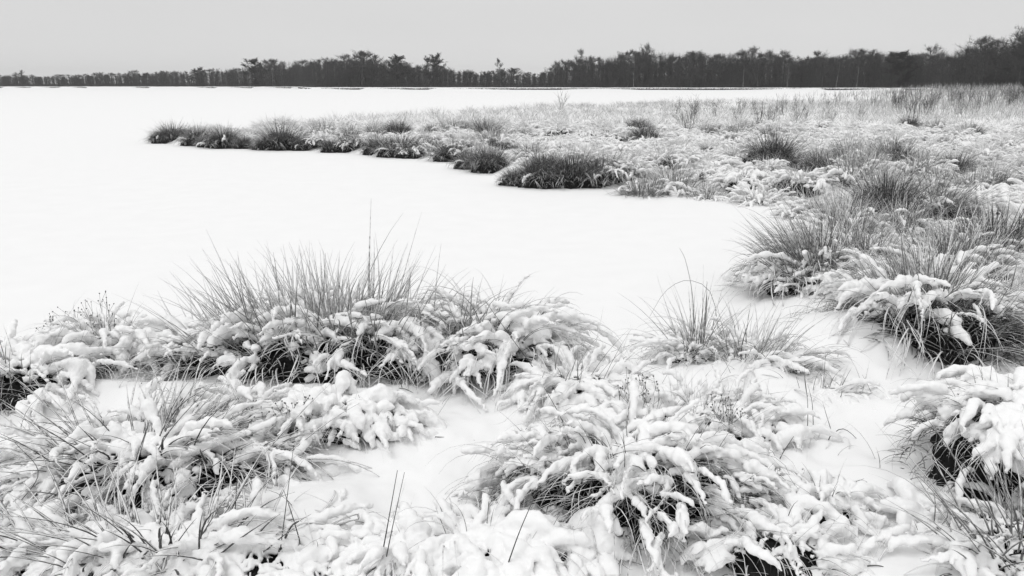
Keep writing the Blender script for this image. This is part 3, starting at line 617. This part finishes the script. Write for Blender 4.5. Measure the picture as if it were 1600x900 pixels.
for a, b, cnt, lab, vs_ in segs:
    for i in range(cnt):
        px = a + (b - a) * (i + g.uniform(0, 1)) / cnt; row = i % 3; Y = front(px) + 3 + row * 6 + g.uniform(-2, 3)
        s = tree_h(px, Y) * (.90 + .14 * float(v2(np.array([px / 30.0]), np.array([0.0]), 1.0, 5)[0]) + g.uniform(-.18, .12)) / 10
        ms = TP[g.integers(3)] if g.random() < .10 else TR[vs_[g.integers(len(vs_))]]
        sx = s * g.uniform(1.25, 1.9) if s > .6 else s * g.uniform(1.5, 2.3)
        place(ms, lab, (wx(px, Y), Y, .45), g.uniform(0, 6.28), (sx, sx, s), lab.replace('tree ', 'trees '), 'bare_tree', 'tree')
# the depth of the woods behind, one mass of thin trunks and twigs
VV, FF, o1 = [], [], 0
for i in range(2200):
    px = g.uniform(-80, 1680); Y = front(px) + g.uniform(12, 55); Hh = tree_h(px, Y) * g.uniform(.62, .93) * (1 if abs(px - 800) > 60 else .9)
    x0 = wx(px, Y); n = 200
    T = curves(np.array([[x0, Y, .3]]), np.array([g.uniform(0, 6.28)]), np.array([R(88)]), np.array([0.0]), np.array([Hh * .9]), 5)
    V, F = tubes(T, .1 * np.array([[1, .9, .7, .5, .2]]), 3); VV.append(V); FF.append(F + o1); o1 += len(V)
    f = g.uniform(.04, 1, n); x = f * 4; j = np.minimum(x.astype(int), 3); u = (x - j)[:, None]
    Bp = T[0, j] * (1 - u) + T[0, j + 1] * u
    P = curves(Bp, g.uniform(0, 6.28, n), R(45) + g.normal(0, R(20), n), g.normal(0, R(20), n), Hh * .22 * g.uniform(.4, 1, n), 4)
    V, F = tubes(P, .017 * np.array([[1, .9, .7, .3]]) * np.ones((n, 1)), 3); VV.append(V); FF.append(F + o1); o1 += len(V)
wo = obj('woods', mesh('woods', np.concatenate(VV), np.concatenate(FF), TWIG)); wo['kind'] = 'stuff'; wo['label'] = 'bare winter wood filling in behind the front trees'; wo['category'] = 'woods'
# undergrowth at the feet of the trees
n = 76000; px = g.uniform(-80, 1700, n); fr = np.interp(px, [-500, 0, 470, 482, 1000, 1445, 1470, 1700], [345, 326, 308, 262, 236, 222, 190, 150]); Y = fr + 2 + g.uniform(0, 45, n)
X = (px - 800) / FPX * (Y * math.cos(PITCH) + 1.4 * math.sin(PITCH))
P = curves(np.stack([X, Y, np.full(n, .3)], 1), g.uniform(0, 6.28, n), R(82) - np.abs(g.normal(0, R(18), n)), g.normal(0, R(20), n), g.uniform(.6, 1.6, n) * np.clip(tree_h(px, Y) / 4.2, 1.0, 2.6), 4)
V, F = tubes(P, .017 * np.array([[1, .9, .7, .3]]) * np.ones((n, 1)), 3)
un = obj('undergrowth', mesh('undergrowth', V, F, TWIG)); un['kind'] = 'stuff'; un['label'] = 'grey undergrowth at the feet of the far trees'; un['category'] = 'undergrowth'
# dark reed edge of the far shore
n = 20000; px = g.uniform(-80, 1450, n); Y = np.interp(px, [-500, 0, 465, 482, 1000, 1445], [335.5, 319, 301, 236.2, 226.2, 214.2]) + g.uniform(-.6, .8, n)
X = (px - 800) / FPX * (Y * math.cos(PITCH) + 1.4 * math.sin(PITCH)); keep = v2(X, Y * 0, .12, 3) > np.where(px > 480, -.97, -.6); X, Y = X[keep], Y[keep]; n = len(X)
P = curves(np.stack([X, Y, np.full(n, -.02)], 1), g.uniform(0, 6.28, n), R(80) - np.abs(g.normal(0, R(20), n)), g.normal(0, R(30), n), g.uniform(.25, .6, n), 3)
V, F = tubes(P, .03 * np.array([[1, .9, .4]]) * np.ones((n, 1)), 3)
rd = obj('reeds', mesh('reeds', V, F, PEAT)); rd['kind'] = 'stuff'; rd['label'] = 'thin dark line of reeds along the far shore'; rd['category'] = 'reeds'

# ------------------------------------------------------------------ single stems and seed heads of the foreground
def to_world(px, py, base):                        # the point on a photo ray at the same distance as base
    d = ray(px, py); return d * (base[1] / d[1]) + np.array([0, 0, CAMZ])
def stem(pts, label, rad=.0028, name='dry_straw', z=.1, group=None, snow=0):
    """A single stalk through photo pixels, standing in the plane of its own foot."""
    b = gp(*pts[0], z); b[2] = hz(b[0], b[1]); b = gp(*pts[0], b[2])
    W = np.array([b] + [to_world(x, y, b) for x, y in pts[1:]]); W -= b
    k = len(W); t = np.linspace(0, k - 1, 12); i = np.minimum(t.astype(int), k - 2); u = (t - i)[:, None]
    Wm = np.vstack([2 * W[0] - W[1], W, 2 * W[-1] - W[-2]])
    p0, p1, p2, p3 = Wm[i], Wm[i + 1], Wm[i + 2], Wm[i + 3]
    P = .5 * (2 * p1 + (p2 - p0) * u + (2 * p0 - 5 * p1 + 4 * p2 - p3) * u ** 2 + (3 * p1 - p0 - 3 * p2 + p3) * u ** 3)
    P[0, 2] -= .04
    V, F = tubes(P[None], rad * np.linspace(1, .35, 12)[None, :], 5, .7)
    o = obj(name, mesh(name, V, F, STEM), None, tuple(b)); tag(o, label, 'straw', group); return o
stem([(366, 828), (369, 770), (372, 740)], 'straight dark stalk rising from the snow in the left foreground')
stem([(437, 868), (447, 790), (459, 695)], 'long dark stalk leaning right at the crossing pair')
stem([(470, 850), (455, 800), (443, 765)], 'shorter dark stalk crossing the long leaning one')
stem([(590, 905), (604, 830), (621, 735)], 'tallest of the dark stalk tuft at the bottom edge', .004)
stem([(597, 905), (612, 830), (632, 738)], 'right hand stalk of the dark tuft at the bottom edge', .0032)
stem([(612, 850), (640, 808)], 'short stalk slanting right off the dark tuft', .002)
stem([(788, 897), (812, 830), (838, 770)], 'solitary dark stalk slanting right in front of the centre tussock', .0035)
stem([(1290, 688), (1315, 670), (1338, 685), (1357, 710)], 'dark blade bent into an arch on open snow', .003)
stem([(1205, 748), (1222, 710), (1240, 682)], 'short thick stalk beside the arched blade', .0035)
stem([(1262, 668), (1262, 630), (1258, 592)], 'left of two upright straws in the hollow', .0025)
stem([(1271, 668), (1269, 630), (1262, 600)], 'right of two upright straws in the hollow', .0025)
stem([(1298, 768), (1325, 757), (1350, 748)], 'short stalk lying across open snow at lower right', .0025)
stem([(1340, 886), (1375, 884), (1405, 898)], 'dark curved stalk at the bottom edge of the lower right snow', .003)
stem([(600, 610), (630, 607), (655, 620), (682, 640)], 'thin blade curving down onto the smooth snow slope', .0028)
stem([(1085, 560), (1083, 470), (1072, 410), (1062, 388)], 'tall thin sedge blade standing over the bay', .0028)
stem([(1095, 560), (1098, 480), (1106, 440)], 'shorter sedge blade beside the tall thin one', .0024)
stem([(1125, 540), (1112, 460), (1075, 438), (1040, 455), (1015, 495)], 'wide arching sedge blade looping left over the ice', .0026)
stem([(1060, 545), (1025, 535), (990, 538), (955, 550)], 'low sedge blade reaching left towards the ice', .0026)
stem([(862, 612), (830, 570), (790, 515), (758, 470)], 'long dark stalk slanting across the fanning tussock', .0035)
stem([(890, 680), (870, 640), (850, 605)], 'lower dark stalk below the long slanting one', .0035)
stem([(675, 682), (705, 684), (742, 688)], 'horizontal straw resting on snow left of the centre tussock', .0025)
stem([(18, 800), (60, 740), (22, 690)], 'bent dark straw at the left edge', .0025)
def seedhead(px, py, H, label, seed, n=9):
    g = np.random.default_rng(seed); b = gp(px, py, .12); b[2] = hz(b[0], b[1]) + .03
    t = thing('seed_head_plant', label, 'dried plant', tuple(b))
    P = curves(np.stack([g.normal(0, .03, n), g.normal(0, .03, n), np.zeros(n)], 1), g.uniform(0, 6.28, n), R(80) - np.abs(g.normal(0, R(14), n)), g.normal(0, R(10), n), H * g.uniform(.6, 1, n), 6, wob=g.normal(0, .5, n))
    k = np.repeat(np.arange(n), 3); Q = curves(P[k, g.integers(2, 5, len(k))], g.uniform(0, 6.28, len(k)), R(60) + g.normal(0, R(15), len(k)), g.normal(0, R(10), len(k)), H * .3 * g.uniform(.5, 1, len(k)), 4)
    V, F = join([tubes(P, .0013 * np.linspace(1, .6, 6)[None, :] * np.ones((n, 1)), 3), tubes(Q, .0009 * np.ones((len(k), 4)), 3)])
    obj('stalks', mesh('stalks', V, F, FSTEM), t)
    E = np.concatenate([P[:, -1], Q[:, -1]]); m = len(E)
    c = np.stack([E + np.array([0, 0, d]) for d in (-.0042, -.002, .0015, .0042)], 1)
    V, F = tubes(c, .0038 * np.array([[.25, 1, .9, .2]]) * g.uniform(.7, 1.2, m)[:, None], 6)
    obj('seed_heads', mesh('seed_heads', V, F, FSTEM), t)
seedhead(90, 555, .28, 'small dried plant with round seed heads at the left bank edge', 51, 6)
seedhead(160, 550, .36, 'larger dried plant with many round seed heads left of the long tussock', 52, 11)
seedhead(455, 690, .22, 'dried seed head twigs on the snow bulge below the long tussock', 53, 12)
seedhead(395, 690, .2, 'dark dotted twigs beside the snow bulge in the left foreground', 54, 9)
seedhead(1000, 665, .22, 'wiry dried plant behind the left shoulder of the centre tussock', 55, 12)
seedhead(1130, 690, .24, 'wiry dried plant above the right shoulder of the centre tussock', 56, 10)
